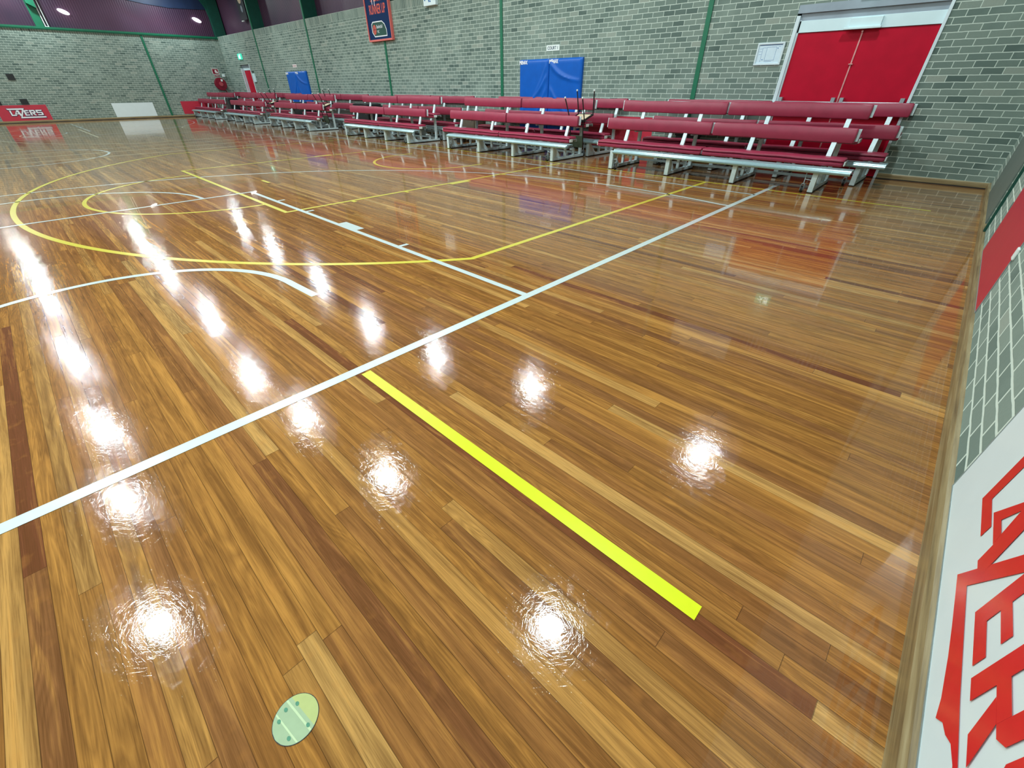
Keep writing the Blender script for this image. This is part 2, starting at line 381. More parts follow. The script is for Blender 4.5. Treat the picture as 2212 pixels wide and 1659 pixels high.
struct(obj('baseboard_right', bm, M['skirt_y']), 'worn brown timber skirting along the right wall')

# green steel: poles let into the brick and full columns above it
tn = [0]
def trim(bm, m, label):
    tn[0] += 1
    return struct(obj('trim_%d' % tn[0], bm, m), label)
for x in (-4.63, -10.26, -15.88, -21.46, -27.0):
    bm = B(); bx(bm, x-.045, x+.045, YB-.022, YB+.03, 0 if x != -15.88 else .0, WT)
    bx(bm, x-.05, x+.05, YB-.022, YB+.02, WT, EAVE)
    t = trim(bm, M['green'], 'green steel pole set in the back wall brickwork')
    bm = B(); bx(bm, x-.03, x+.03, YB+.02, YB+.55, WT+.002, EAVE); bx(bm, x-.09, x+.09, YB+.5, YB+.55, WT+.002, EAVE)
    obj('column_web', bm, M['dark_green'], t, 'dark green column web above the brickwork')
bm = B(); bx(bm, XL-.28, XL-.02, YB-.02, YB+.5, WT, EAVE)
prism(bm, [(YB+.3, 3.9), (YB-.02, 4.2), (YB-.1, 4.75), (YB-.35, 5.2), (YB-1.5, 5.6), (YB-1.5, EAVE), (YB+.3, EAVE)], 'x', XL-.2, XL-.05)
trim(bm, M['dark_green'], 'dark green corner column with haunch bracket')
bm = B(); bx(bm, XL-.30, XL+.05, YF, YB, WT-.085, WT); bx(bm, XL-.02, XL+.05, YF, YB, WT-.1, WT-.07)
trim(bm, M['green'], 'green steel beam along the top of the far brick wall')
bm = B(); bx(bm, XL-.02, XL+.022, 6.81, 6.9, 0, WT-.08)
trim(bm, M['green'], 'green steel pole set in the far wall')
bm = B(); bx(bm, XL-.29, XL-.17, 3.08, 3.36, WT, EAVE)
prism(bm, [(3.1, 4.35), (3.02, EAVE), (3.55, EAVE), (3.36, 4.2)], 'x', XL-.17, XL+.1)
t = trim(bm, M['green'], 'green column above the far wall beam')
bm = B(); tube(bm, (XL-.15, 3.40, WT), (XL-.15, 3.40, 5.6), .018); tube(bm, (XL-.15, 3.50, WT), (XL-.15, 3.50, 5.6), .018)
bx(bm, XL-.17, XL-.13, 3.38, 3.52, WT, WT+.03)
obj('conduit', bm, M['white_cap'], t, 'pair of white conduits')
bm = B(); prism(bm, [(5.6, 5.0), (6.6, 4.84), (7.6, 4.72), (8.6, 4.65), (9.6, 4.68), (10.5, 4.72), (10.5, EAVE), (5.6, EAVE)], 'x', XL-.295, XL-.27)
trim(bm, M['blue_dark'], 'dark blue lining sheet high on the far wall')
bm = B(); bx(bm, XR-.02, XR+.02, 6.62, 6.69, .1, WT)
trim(bm, M['dark_green'], 'dark green pole on the right wall')
bm = B(); bx(bm, XR-.012, XR+.02, 7.05, 9.25, .1, 2.3)
struct(obj('door_3', bm, M['grey_panel']), 'flush grey-green panel on the right wall near the corner')

# ------------------------------------------------------------------ court markings (parts of the floor)
Z0 = .0012
def line(pts, w, m, label, z=Z0, closed=False, name='court_line'):
    bm = B(); strip(bm, pts, w, z, closed); return flatobj(name, bm, M[m], floor, label)
XC = -15.95
mir = lambda pts: [(2*XC-x, y) for x, y in pts]
yc = -.105
def both(pts, w, m, lab, far=True, farm=None, z=Z0, closed=False):
    line(pts, w, m, lab, z, closed)
    if far: line(mir(pts), w, farm or m, lab + ' at the far end', z, closed)
# white basketball court
both([(-2.05, -7.6), (-2.05, 8.6)], .066, 'white_line', 'white painted baseline', z=.0016)
line([(-2.05, 7.44), (2*XC+2.05, 7.44)], .05, 'white_line', 'white painted sideline', z=.0016)
line([(XC+.18, -7.6), (XC+.18, 7.44)], .05, 'cream_line', 'white painted halfway line')
both([(-2.05, yc+2.425), (-7.87, yc+2.425), (-7.87, yc-2.425), (-2.05, yc-2.425)], .055, 'white_line', 'white painted key outline', z=.0018)
both(arc(-7.87, yc, 1.75, 90, 270), .05, 'white_line', 'white painted free throw semicircle')
bx3 = -3.63
th = math.degrees(math.asin(6.565/6.725))
both([(-2.05, yc+6.565)] + arc(bx3, yc, 6.725, th, 360-th, 90)[0:] + [(-2.05, yc-6.565)], .05, 'white_line', 'white painted three-point line')
both([(-3.27, yc+1.275)] + arc(bx3, yc, 1.255, 90, 270, 40) + [(-3.27, yc-1.275)], .062, 'white_line', 'white painted no-charge semicircle', z=.0016)
both(arc(XC+.12, yc, 1.78, 0, 360, 60)[:-1], .055, 'white_line', 'white painted centre circle', far=False, closed=True)
for s, fl in ((1, 1), (-1, 1)):
    y0 = yc+s*2.45
    for far in (False, True):
        f = mir if far else (lambda p: p)
        for xt in (-6.92, -5.995, -3.845):
            line(f([(xt, y0), (xt, y0+s*.1)]), .05, 'white_line', 'white painted lane tick', .0017, name='lane_mark')
        line(f([(-5.13, y0+s*.05), (-4.71, y0+s*.05)]), .1, 'white_line', 'white painted lane block', .0017, name='lane_mark')
# yellow cross courts
cx, ky = -8.59, 6.40
a3 = math.degrees(math.acos(5.57/6.74))
both([(cx+5.57, 7.93)] + arc(cx, ky, 6.74, -a3, -180+a3, 90) + [(cx-5.57, 7.93)], .058, 'yellow_line', 'yellow painted three-point line', farm='cream_line')
both([(cx+2.44, 7.95), (cx+2.44, 2.145), (cx-2.44, 2.145), (cx-2.44, 7.95)], .056, 'yellow_line', 'yellow painted key outline', farm='cream_line', z=.0014)
both(arc(cx, 2.145, 1.765, 180, 360), .05, 'yellow_line', 'yellow painted free throw semicircle', farm='cream_line')
both([(cx+1.25, 6.75)] + arc(cx, ky, 1.25, 0, -180, 40) + [(cx-1.25, 6.75)], .056, 'yellow_line', 'yellow painted no-charge semicircle', farm='cream_line', z=.0014)
both([(-.033, 7.95), (XC, 7.95)], .05, 'yellow_line', 'yellow painted cross court baseline', farm='cream_line', z=.0014)
for far in (False, True):
    f = mir if far else (lambda p: p)
    for s in (1, -1):
        x0 = cx+s*2.46
        for yt in (3.08, 3.985, 6.15):
            line(f([(x0, yt), (x0+s*.1, yt)]), .05, 'yellow_line', 'yellow painted lane tick', .0015, name='lane_mark')
        line(f([(x0+s*.05, 4.87), (x0+s*.05, 5.29)]), .1, 'yellow_line', 'yellow painted lane block', .0015, name='lane_mark')
both([(-8.79, 2.82), (-8.47, 2.82)], .05, 'yellow_line', 'short yellow dash in the key', far=False)
line([(-14.76, -3), (-14.76, 7.9)], .05, 'cream_line', 'cream painted line before halfway')
line([(-16.74, -3), (-16.74, 7.9)], .05, 'cream_line', 'cream painted line after halfway')
line([(-2.0, .871), (-.033, .871)], .057, 'bright_yellow', 'bright yellow painted line behind the baseline', .0016)

# floor socket cover disc
t = thing('floor_socket_cover', 'small pale green round disc set flush in the near floorboards', 'cover', (-.678, -.112, 0))
def disc_clip(bm, r, lo, hi, z):
    """slice of a disc between two parallels (direction n), flat"""
    n = 48; ang = math.radians(8); nx, ny = math.cos(ang), math.sin(ang); px, py = -ny, nx
    pts = []
    for i in range(25):
        d = lo+(hi-lo)*i/24; h = math.sqrt(max(0, r*r-d*d)); pts.append((d, h))
    o = [(d, h) for d, h in pts] + [(d, -h) for d, h in pts[::-1]]
    out = []
    for d, h in o:
        p = (px*d+nx*h, py*d+ny*h)
        if not out or (abs(out[-1][0]-p[0])+abs(out[-1][1]-p[1])) > 1e-5: out.append(p)
    if abs(out[0][0]-out[-1][0])+abs(out[0][1]-out[-1][1]) < 1e-5: out.pop()
    poly(bm, out, z)
bm = B(); ellip(bm, 0, 0, .057, .057, .0, .0012, 48); obj('rim', bm, M['black'], t, 'dark rim')
bm = B(); disc_clip(bm, .0555, -.0554, .02, .0016); flatobj('face', bm, M['patch_green'], t)
bm = B(); disc_clip(bm, .0555, .02, .0554, .0016); flatobj('lime_segment', bm, M['patch_lime'], t, 'lime coloured segment')
bm = B(); disc_clip(bm, .055, .006, .011, .0019); disc_clip(bm, .055, -.028, -.024, .0019); flatobj('stripe', bm, M['patch_cream'], t, 'pale cream stripes')
for px_, py_ in ((.046, .016), (-.036, .017), (-.03, -.033), (.036, -.03), (-.046, -.01)):
    bm = B(); poly(bm, [(px_*.8+.006*math.cos(a*PI/5), py_+.0045*math.sin(a*PI/5)) for a in range(10)], .0021)
    flatobj('mark', bm, M['patch_dark'], t, 'small dark green mark')

# ------------------------------------------------------------------ doors
def door_frame_parts(root, u0, u1, h, leaf_h, head_h, leaves, depth, jw=.06):
    """local frame: x along wall, y up, z out of the wall; the opening runs u0..u1"""
    bm = B()
    bx(bm, u0, u0+jw, 0, h-.14, -depth-.02, .004); bx(bm, u1-jw*.7, u1, 0, h, -depth-.02, .02)
    bx(bm, u0+jw, u0+jw+.03, 0, h-.2, -depth, -depth+.03)
    obj('door_frame', bm, M['white_frame'], root, 'white door frame', bevel=.004)
    bm = B(); bx(bm, u0+jw, u1-jw*.7, leaf_h+.005, leaf_h+head_h, -depth-.03, -depth+.03)
    obj('header_panel', bm, M['header'], root, 'white panel above the red leaves', bevel=.003)
    bm = B(); bx(bm, u0+jw, u1-jw*.7, leaf_h+head_h, h-.11, -depth-.03, -depth+.02); bx(bm, u0, u1-jw*.7, h-.11, h, -depth-.03, -depth+.06)
    obj('transom', bm, M['transom'], root, 'grey-blue sheet above the header')
    a, b2 = u0+jw+.01, u1-jw*.7-.005; w = (b2-a)/leaves
    out = []
    for i in range(leaves):
        bm = B(); bx(bm, a+i*w+.003, a+(i+1)*w-.003, .01, leaf_h, -depth-.03, -depth+.012)
        out.append(obj('door_leaf', bm, M['door_red'], root, 'red door leaf', bevel=.003))
    return out, a, w
root = bpy.data.objects.new('door_1', None); col.objects.link(root); root.matrix_world = wallM('back', 0, 0); struct(root, 'red double door with white frame right of the framed plan')
lv, a, w = door_frame_parts(root, D1[0], D1[1], D1[2], 2.085, .165, 2, .06)
for i, lf in enumerate(lv):
    bm = B(); x0, x1 = a+i*w+.04, a+(i+1)*w-.04
    for xx in (x0, x1-.05): bx(bm, xx, xx+.055, 1.085, 1.165, -.05, .03)
    tube(bm, (x0+.02, 1.095, .01), (x1-.02, 1.095, .01), .012)
    obj('panic_bar', bm, M['steel'], lf, 'silver panic bar')
bm = B(); bx(bm, a+w-.01, a+w+.01, .1, 2.05, -.048, -.038); tube(bm, (a+w, 2.06, -.04), (a+w, 2.06, -.01), .014); bx(bm, a+w-.03, a+w+.03, 1.625, 1.64, -.048, -.02)
obj('meeting_strip', bm, simple('pinkish_metal_strip', srgb(214, 150, 150), .4, metal=.2), lv[1], 'pale vertical strip at the meeting edge')
bm = B(); bx(bm, a+w-.22, a+w+.22, 2.09, 2.235, -.03, .01); bx(bm, a+w-.27, a+w+.24, 2.085, 2.115, .0, .055)
obj('door_closer', bm, M['header'], root, 'white door closer box', bevel=.006)
bm = B(); bx(bm, D1[0]-.1, D1[1]+.1, 0, 2.7, -.3, -.24); obj('backing', bm, M['transom'], root)
root = bpy.data.objects.new('door_2', None); col.objects.link(root); root.matrix_world = wallM('back', 0, 0); struct(root, 'narrow red door with white frame in the far corner')
lv, a, w = door_frame_parts(root, D2[0], D2[1], D2[2], 2.06, .16, 1, .14, .07)
bm = B(); tube(bm, (a+w-.1, 1.02, -.12), (a+w-.1, 1.02, -.07), .03); bx(bm, a+w-.17, a+w-.09, 1.0, 1.04, -.085, -.07)
obj('door_handle', bm, M['steel'], lv[0], 'silver handle')
bm = B(); bx(bm, D2[0]-.1, D2[1]+.1, 0, 2.5, -.3, -.24); obj('backing', bm, M['transom'], root)
bm = B(); bx(bm, -4.05, -2.5, YB+.5, YB+.56, 3.98, 4.68)
w1 = struct(obj('window_1', bm, M['sign_white']), 'pale translucent panel high above the double door')
# exit signs
def exit_sign(M4, label, w=.36, h=.2):
    t = thing('exit_sign', label, 'sign', mat=M4)
    bm = B(); bx(bm, -w/2, w/2, 0, h, 0, .06); obj('housing', bm, M['exit_green'], t, 'lit green box', bevel=.01)
    bm = B(); z0, z1 = .061, .064
    bx(bm, .03, .11, .03, h-.03, z0, z1)
    prism(bm, [(-.03, .155), (.0, .155), (.0, .18), (-.03, .18)], 'z', z0, z1)
    slab(bm, [(-.06, .14), (-.02, .15), (.0, .1), (-.03, .09)], z0, z1)
    slab(bm, [(-.03, .1), (.0, .095), (.02, .05), (.0, .045)], z0, z1); slab(bm, [(-.04, .1), (-.02, .09), (-.07, .04), (-.09, .05)], z0, z1)
    slab(bm, [(-.07, .145), (-.05, .13), (-.1, .1), (-.11, .11)], z0, z1)
    obj('pictogram', bm, M['exit_white'], t, 'white running figure and doorway')
    bm = B(); bx(bm, -.02, .02, h, h+.05, .01, .03); obj('bracket', bm, M['white_cap'], t)
    return t
exit_sign(wallM('back', -2.02, 2.5), 'lit green exit sign above the red double door', .3, .22)
exit_sign(wallM('back', -29.6, 2.52), 'lit green exit sign above the far red door', .5, .24)

# ------------------------------------------------------------------ wall signs
LOGO = [
    [(.305, .195), (.305, .41), (.36, .41), (.36, .242), (.492, .242), (.492, .195)],                       # L
    [(.78, .19), (.78, .41), (.945, .41), (.945, .362), (.838, .362), (.838, .322), (.935, .322), (.935, .284), (.838, .284), (.838, .236), (.942, .236), (.942, .19)],  # E
    [(.235, .485), (.845, .485), (.812, .425), (.655, .147), (1.48, .147), (1.48, .092), (.571, .092), (.752, .425), (.275, .43)],   # Z with its two long bars
    [(1.225, .19), (1.225, .236), (1.37, .236), (1.37, .28), (1.225, .28), (1.205, .3), (1.205, .39), (1.225, .41), (1.43, .41), (1.415, .362), (1.265, .362), (1.265, .325), (1.41, .325), (1.43, .305), (1.43, .21), (1.41, .19)],  # S
]
A_parts = [[(.44, .252), (.548, .41), (.605, .41), (.575, .35), (.548, .362), (.507, .285), (.507, .252)], [(.548, .362), (.605, .41), (.622, .41), (.66, .215), (.634, .19), (.591, .19), (.582, .252), (.568, .285)],
           [(.507, .252), (.507, .285), (.568, .285), (.582, .252)]]
R_parts = [[(.975, .19), (.975, .41), (1.033, .41), (1.033, .19)], [(1.033, .41), (1.15, .41), (1.175, .385), (1.175, .3), (1.15, .275), (1.12, .275), (1.12, .362), (1.033, .362)],
           [(1.033, .275), (1.033, .318), (1.12, .318), (1.12, .275)], [(1.06, .275), (1.12, .275), (1.18, .19), (1.11, .19)]]
ALL = LOGO + A_parts + R_parts
TORN = [(.235, .485), (.845, .485), (.812, .425), (.655, .147), (.85, .15), (1.015, .153), (1.165, .161), (1.3, .162), (1.3, .15), (1.158, .143), (1.13, .136), (1.109, .131), (1.08, .108), (1.044, .093), (1.036, .082), (1.021, .063), (.975, .078), (.86, .09), (.766, .094), (.571, .097), (.752, .425), (.275, .43)]
def logo(bm, ox, oy, s, z, dx=0, dy=0, torn=False):
    for i, p in enumerate([TORN if (torn and q is LOGO[2]) else q for q in ALL]): poly(bm, [(ox+x*s+dx, oy+y*s+dy) for x, y in p], z+i*.00012)
def board(M4, name, label, cat, w, h, mat, group=None, th=.006):
    t = thing(name, label, cat, mat=M4, group=group)
    bm = B(); bx(bm, 0, w, 0, h, 0, th); obj('board', bm, mat, t, bevel=.002)
    bm = B(); e = .008
    for r_ in ((0, w, 0, e), (0, w, h-e, h), (0, e, e, h-e), (w-e, w, e, h-e)): bx(bm, r_[0], r_[1], r_[2], r_[3], th-.003, th+.001)
    obj('edge_strip', bm, M['alu_dark'], t, 'thin grey edge strip')
    return t
t = board(wallM('right', 1.935, .1), 'sign_board', 'white board with large red lettering LAZERS on the near right wall', 'sign', 1.8, .6, M['sign_white'], th=.004)
bm = B(); logo(bm, 0, 0, 1.0, .0055, torn=True); flatobj('lettering', bm, M['logo_red'], t, 'red letters LAZERS')
t = board(wallM('right', 5.75, .1), 'sign_board', 'plain red board low on the right wall near the corner', 'sign', 1.77, .6, M['sign_red'], th=.004)
bm = B(); bx(bm, 1.765, 1.83, .37, .44, .0, .014); obj('corner_clip', bm, M['white_cap'], t, 'white clip at the board end', bevel=.006)
t = board(wallM('left', .26, .08), 'sign_board', 'red board with white lettering LAZERS on the far wall', 'sign', 1.73, .62, M['sign_red'])
bm = B()
for k in range(8): logo(bm, .1, .02, .97, .0085, .017*math.cos(k*PI/4), .017*math.sin(k*PI/4)-.006)
flatobj('letter_outline', bm, M['logo_blue'], t, 'navy outline of the letters')
bm = B(); logo(bm, .1, .02, .97, .011); flatobj('lettering', bm, M['logo_white'], t, 'white letters LAZERS')
board(wallM('left', 4.43, .09), 'sign_board', 'plain white board low on the middle of the far wall', 'sign', 1.76, .61, M['sign_white'])
board(wallM('left', 7.45, .12), 'sign_board', 'plain red board on the far wall by the last bleacher', 'sign', 1.76, .6, M['sign_red'])
board(wallM('back', -7.2, .1), 'sign_board', 'plain red board on the wall behind the gap beside the upturned chair', 'sign', 1.78, .66, M['sign_red'])
for x, lab in ((-15.25, 'plain white board on the wall behind the bleachers, nearest of three'), (-20.8, 'plain white board on the wall behind the bleachers, middle one of three'), (-26.45, 'plain white board on the wall behind the bleachers, furthest of three')):
    board(wallM('back', x, .1), 'sign_board', lab, 'sign', 1.77, .6, M['sign_white'])
# court number plate, small notices
t = thing('court_sign', 'small white plate reading COURT 1 above the blue pads', 'sign', mat=wallM('back', -8.68, 2.06))
bm = B(); bx(bm, 0, .415, 0, .115, 0, .006); obj('plate', bm, M['white_cap'], t)
textmesh('lettering', 'COURT 1', .088, .208, .027, .0075, M['ink'], t, .93, 'CENTER', .0012)
t = thing('court_sign', 'tiny pale plate above the far blue pad', 'sign', mat=wallM('back', -23.58, 2.05))
bm = B(); bx(bm, 0, .42, 0, .12, 0, .006); obj('plate', bm, M['pink_white'], t)
bm = B(); bx(bm, .05, .37, .05, .065, .006, .008); obj('marking', bm, M['light_red'], t)
t = thing('framed_plan', 'white framed floor plan on the wall left of the double door', 'picture', mat=wallM('back', -3.575, 1.65))
bm = B()
for r_ in ((0, .46, 0, .028), (0, .46, .302, .33), (0, .028, .028, .302), (.432, .46, .028, .302)): bx(bm, r_[0], r_[1], r_[2], r_[3], 0, .025)
obj('frame', bm, M['white_frame'], t, bevel=.003)
bm = B(); bx(bm, .028, .432, .028, .302, .002, .01); obj('plan_sheet', bm, M['paper'], t)
bm = B(); z0, z1 = .0102, .0115
for r_ in ((.17, .335, .07, .073), (.17, .335, .26, .263), (.17, .173, .07, .263), (.332, .335, .07, .263), (.1, .103, .05, .26), (.05, .095, .24, .243), (.05, .095, .2, .203), (.05, .095, .16, .163), (.36, .4, .265, .268), (.11, .16, .255, .258), (.17, .3, .05, .053), (.045, .42, .288, .296)):
    bx(bm, *r_, z0, z1)
bx(bm, .35, .362, .235, .25, z0, z1); bx(bm, .125, .14, .075, .09, z0, z1)
obj('plan_drawing', bm, M['blue_ink'], t, 'thin blue plan lines')
t = thing('wall_plate', 'grey switch panel beside the far red door', 'panel', mat=wallM('back', -28.58, 1.55))
bm = B(); bx(bm, 0, .3, 0, .36, 0, .05); obj('plate', bm, M['header'], t, bevel=.01)
bm = B(); bx(bm, 0, .2, .42, .46, 0, .03); obj('bar', bm, M['black'], t)
t = thing('notice_board', 'white board with blue marks high on the brick wall', 'sign', mat=wallM('back', -13.42, 3.28))
bm = B(); bx(bm, 0, .57, 0, .6, 0, .1); obj('board', bm, M['sign_white'], t, bevel=.01)
bm = B(); ellip(bm, .08, .16, .035, .05, .1, .102, 14); ellip(bm, .44, .15, .06, .03, .1, .102, 14); ellip(bm, .27, .14, .03, .07, .1, .102, 14); ellip(bm, .33, .09, .03, .02, .1, .102, 14)
obj('marking', bm, M['blue_ink'], t, 'blue blotches')
# pennant banners
t = thing('banner', 'tall navy banner with orange lettering hung high on the brick wall', 'banner', mat=wallM('back', -16.66, 2.66))
bw, bh = 1.36, 2.3
bm = B(); bx(bm, 0, bw, 0, bh, .03, .07); obj('panel', bm, M['navy'], t)
bm = B()
for r_ in ((-.03, bw+.03, -.05, 0), (-.03, bw+.03, bh, bh+.04), (-.04, 0, 0, bh), (bw, bw+.03, 0, bh)): bx(bm, *r_, .0, .1)
obj('edge', bm, M['salmon'], t, 'salmon edge strip', bevel=.005)
for s_, sz, y_, sx_ in (('RUNNER UP', .34, .66, .52), ('ST LEAGUE', .27, .97, .5), ('VDS', .26, 1.2, .62), ('2006', .3, 1.42, .8)):
    textmesh('lettering', s_, sz, bw/2, y_, .072, M['orange'], t, sx_, 'CENTER', .004)
bm = B()
for p in ([(.42, .9), (.45, .9), (.48, 1.5), (.44, 1.5)], [(.55, .86), (.58, .86), (.62, 1.3), (.6, 1.3)], [(.8, 1.42), (.86, 1.32), (.84, 1.3), (.78, 1.4)], [(.92, 1.28), (1.0, 1.32), (1.0, 1.29), (.93, 1.25)]):
    slab(bm, p, .072, .075)
obj('drip_mark', bm, M['logo_white'], t, 'white drip strokes')
bm = B(); o = [(.22, .2), (.22, .4), (.3, .46), (.86, .46), (1.0, .38), (1.08, .24), (1.08, .08), (.34, .08)]
strip(bm, o, .028, .074, True); flatobj('emblem_outline', bm, M['logo_white'], t, 'white outline of the emblem')
bm = B(); poly(bm, o, .0722); flatobj('emblem_field', bm, M['dark_green'], t, 'dark green emblem field')
bm = B(); ellip(bm, .37, .26, .1, .13, .073, .076); obj('emblem_ball', bm, M['orange'], t, 'orange ball in the emblem')
bm = B(); bx(bm, .365, .375, .13, .39, .076, .078); bx(bm, .27, .47, .255, .265, .076, .078); strip(bm, arc(.22, .26, .12, -50, 50, 12), .01, .077); strip(bm, arc(.52, .26, .12, 130, 230, 12), .01, .077)
obj('ball_seam', bm, M['navy'], t)
textmesh('lettering', 'Basketball', .13, .5, .29, .074, M['logo_white'], t, .7)
textmesh('lettering', 'VIC', .1, .52, .17, .074, M['logo_white'], t, .8)
t = thing('banner', 'narrow dark banner beside the corner column under the roof', 'banner', mat=wallM('back', -29.1, 4.06, -.42))
bm = B(); bx(bm, 0, .85, 0, 1.7, 0, .04); obj('panel', bm, M['black'], t)
bm = B(); ellip(bm, .42, .78, .2, .17, .04, .044); obj('picture', bm, M['tan'], t, 'pale round picture')
bm = B(); ellip(bm, .45, .42, .11, .13, .04, .044); ellip(bm, .4, 1.15, .15, .12, .04, .044); obj('marking', bm, M['transom'], t)
bm = B(); bx(bm, .05, .3, -.04, 0, 0, .05); obj('edge', bm, M['white_cap'], t)
# squares of black board on the far wall
for k, (y, z, w_, h_, lab) in enumerate(((1.21, 1.62, .24, .23, 'black square plate highest on the far wall'), (1.2, .7, .25, .22, 'black square plate on the far wall above the red lettered board, right one'), (.3, .7, .25, .22, 'black square plate on the far wall above the red lettered board, left one'))):
    t = thing('wall_vent', lab, 'plate', mat=wallM('left', y, z))
    bm = B(); bx(bm, 0, w_, 0, h_, 0, .02); obj('plate', bm, M['black'], t)
    bm = B()
    for q in range(5): bx(bm, .02, w_-.02, .025+q*.04, .037+q*.04, .02, .026)
    obj('slat', bm, M['rubber'], t)
# fire hose reel and its signs
t = thing('fire_hose_reel', 'round dark red fire hose reel on the far wall in the corner', 'fire hose reel', mat=wallM('left', 9.72, 1.48, .005))
bm = B(); ellip(bm, 0, 0, .29, .29, .06, .09, 36); ellip(bm, 0, 0, .29, .29, .2, .23, 36); obj('drum', bm, M['deep_red'], t, bevel=.008)
bm = B(); ellip(bm, 0, 0, .25, .25, .09, .2, 36); obj('hose', bm, M['black'], t)
bm = B(); ellip(bm, 0, 0, .1, .1, .2, .26, 24); obj('hub', bm, M['light_red'], t, 'lighter red hub')
bm = B(); bx(bm, -.06, .06, .02, .24, .0, .06); tube(bm, (0, 0, 0), (0, 0, .2), .03); obj('bracket', bm, M['deep_red'], t)
bm = B(); bx(bm, .04, .13, .12, .22, .23, .245); obj('tag', bm, M['white_cap'], t, 'white tag')
bm = B(); tube(bm, (.12, -.25, .14), (.3, -.5, .1), .02); tube(bm, (.3, -.5, .1), (.34, -.62, .06), .025); obj('nozzle', bm, M['deep_red'], t)
t = thing('hose_reel_sign', 'small red pictogram plate above the fire hose reel', 'sign', mat=wallM('left', 9.56, 1.84))
bm = B(); bx(bm, -.02, .3, .08, .34, 0, .008); bx(bm, .02, .3, -.02, .055, 0, .008); obj('plate', bm, M['pink_white'], t)
bm = B(); bx(bm, 0, .28, .1, .32, .008, .011); bx(bm, .03, .29, -.01, .045, .008, .011); obj('field', bm, M['deep_red'], t, 'dark red fields')
bm = B(); ellip(bm, .16, .21, .055, .075, .011, .014, 18); bx(bm, .2, .26, .13, .2, .011, .014); bx(bm, .08, .24, .012, .024, .011, .014); obj('pictogram', bm, M['pink_white'], t)
t = thing('call_point', 'little white box right of the fire hose reel sign', 'box', mat=wallM('left', 9.98, 1.8))
bm = B(); bx(bm, 0, .14, 0, .13, 0, .06); obj('body', bm, M['white_cap'], t, bevel=.01)
bm = B(); bx(bm, .03, .11, .04, .09, .06, .065); obj('cover', bm, M['header'], t)
# glowing ovals added in place of lamp reflections on the cladding
for y, z, lab in ((4.28, 4.17, 'small white oval lamp reflection on the far cladding, left one'), (9.7, 4.25, 'small white oval lamp reflection on the far cladding, right one')):
    t = thing('oval_reflection', lab, 'light', mat=wallM('left', y, z, -.3) @ Matrix.Rotation(-.38, 4, 'Z'))
    bm = B(); ellip(bm, 0, 0, .2, .075, .03, .07, 24); obj('lens', bm, M['reflection_glow'], t, 'glowing face of the reflection')
    bm = B(); ellip(bm, 0, 0, .16, .06, 0, .03, 24); obj('housing', bm, M['white_cap'], t)

# ------------------------------------------------------------------ blue wall pads
def pad_mesh(w, h, d, fold, seed):
    bm = B(); nx, ny = 36, 56; g = {}
    for i in range(nx+1):
        for j in range(ny+1):
            u, v = i/nx, j/ny
            e = min(u*w, (1-u)*w, v*h, (1-v)*h)
            z = d - .035*math.exp(-e/.02)
            for (ux, vy, ang, curv, amp, wd) in fold:
                du, dv = (u*w-ux), (v*h-vy); ca, sa = math.cos(ang), math.sin(ang)
                s, n_ = du*ca+dv*sa, -du*sa+dv*ca
                n_ -= curv*s*s
                if s > 0: z += amp*math.exp(-(n_/wd)**2)*min(1, s/.15)*math.exp(-max(0, s-.6)/.3)*min(1, e/.06)
            g[i, j] = bm.verts.new((u*w, v*h, z))
    for i in range(nx):
        for j in range(ny): bm.faces.new((g[i, j], g[i+1, j], g[i+1, j+1], g[i, j+1]))
    rim = [g[i, 0] for i in range(nx+1)] + [g[nx, j] for j in range(1, ny+1)] + [g[i, ny] for i in range(nx-1, -1, -1)] + [g[0, j] for j in range(ny-1, 0, -1)]
    bk = [bm.verts.new((v.co.x, v.co.y, 0)) for v in rim]
    for i in range(len(rim)): bm.faces.new((rim[i], bk[i], bk[(i+1) % len(rim)], rim[(i+1) % len(rim)]))
    bm.faces.new(bk[::-1]); return bm
FL = [(.97, .95, 1.95, .25, .012, .03), (.98, .7, 2.2, .2, .014, .03), (.93, .55, 2.35, .1, .014, .025), (.04, .75, 1.3, -.2, .008, .03)]
FR = [(.03, 1.75, -1.0, .75, .03, .05), (.03, 1.25, -1.05, .3, .02, .04), (.02, 1.0, -1.25, .1, .014, .03), (.02, .6, -1.3, .2, .012, .03)]
# folds run downwards from the seam: flip directions for the left pad
FL = [(.97, 1.75, -1.9, -.25, .012, .03), (.98, 1.5, -2.05, -.3, .02, .035), (.97, 1.25, -1.95, -.15, .014, .025), (.04, 1.3, -1.4, .2, .008, .03)]
pads = []
for k, (x, w_, fold, lab) in enumerate(((-9.53, 1.005, FL, 'large blue vinyl wall pad under the COURT 1 plate, left one'), (-8.52, 1.035, FR, 'large blue vinyl wall pad under the COURT 1 plate, right one'))):
    t = thing('wall_pad', lab, 'wall pad', mat=wallM('back', x, .12)); pads.append(t)
    bm = pad_mesh(w_-.01, 1.785, .09, fold, k); obj('cushion', bm, M['blue'], t, smooth=True)
    textmesh('lettering', 'MENAX', .105, .012 if k == 0 else .02, 1.69, .094, M['logo_white'], t, .78, 'LEFT', .005, 'white lettering')
for k, (x, lab) in enumerate(((-24.33, 'small distant blue wall pad above the far bleachers, left half'), (-23.31, 'small distant blue wall pad above the far bleachers, right half'))):
    t = thing('wall_pad', lab, 'wall pad', mat=wallM('back', x, .12))
    bm = pad_mesh(1.01, 1.785, .09, FL if k == 0 else FR, k); obj('cushion', bm, M['blue'], t, smooth=True)
    textmesh('lettering', 'MENAX', .105, .012, 1.69, .094, M['logo_white'], t, .78, 'LEFT', .005, 'white lettering')

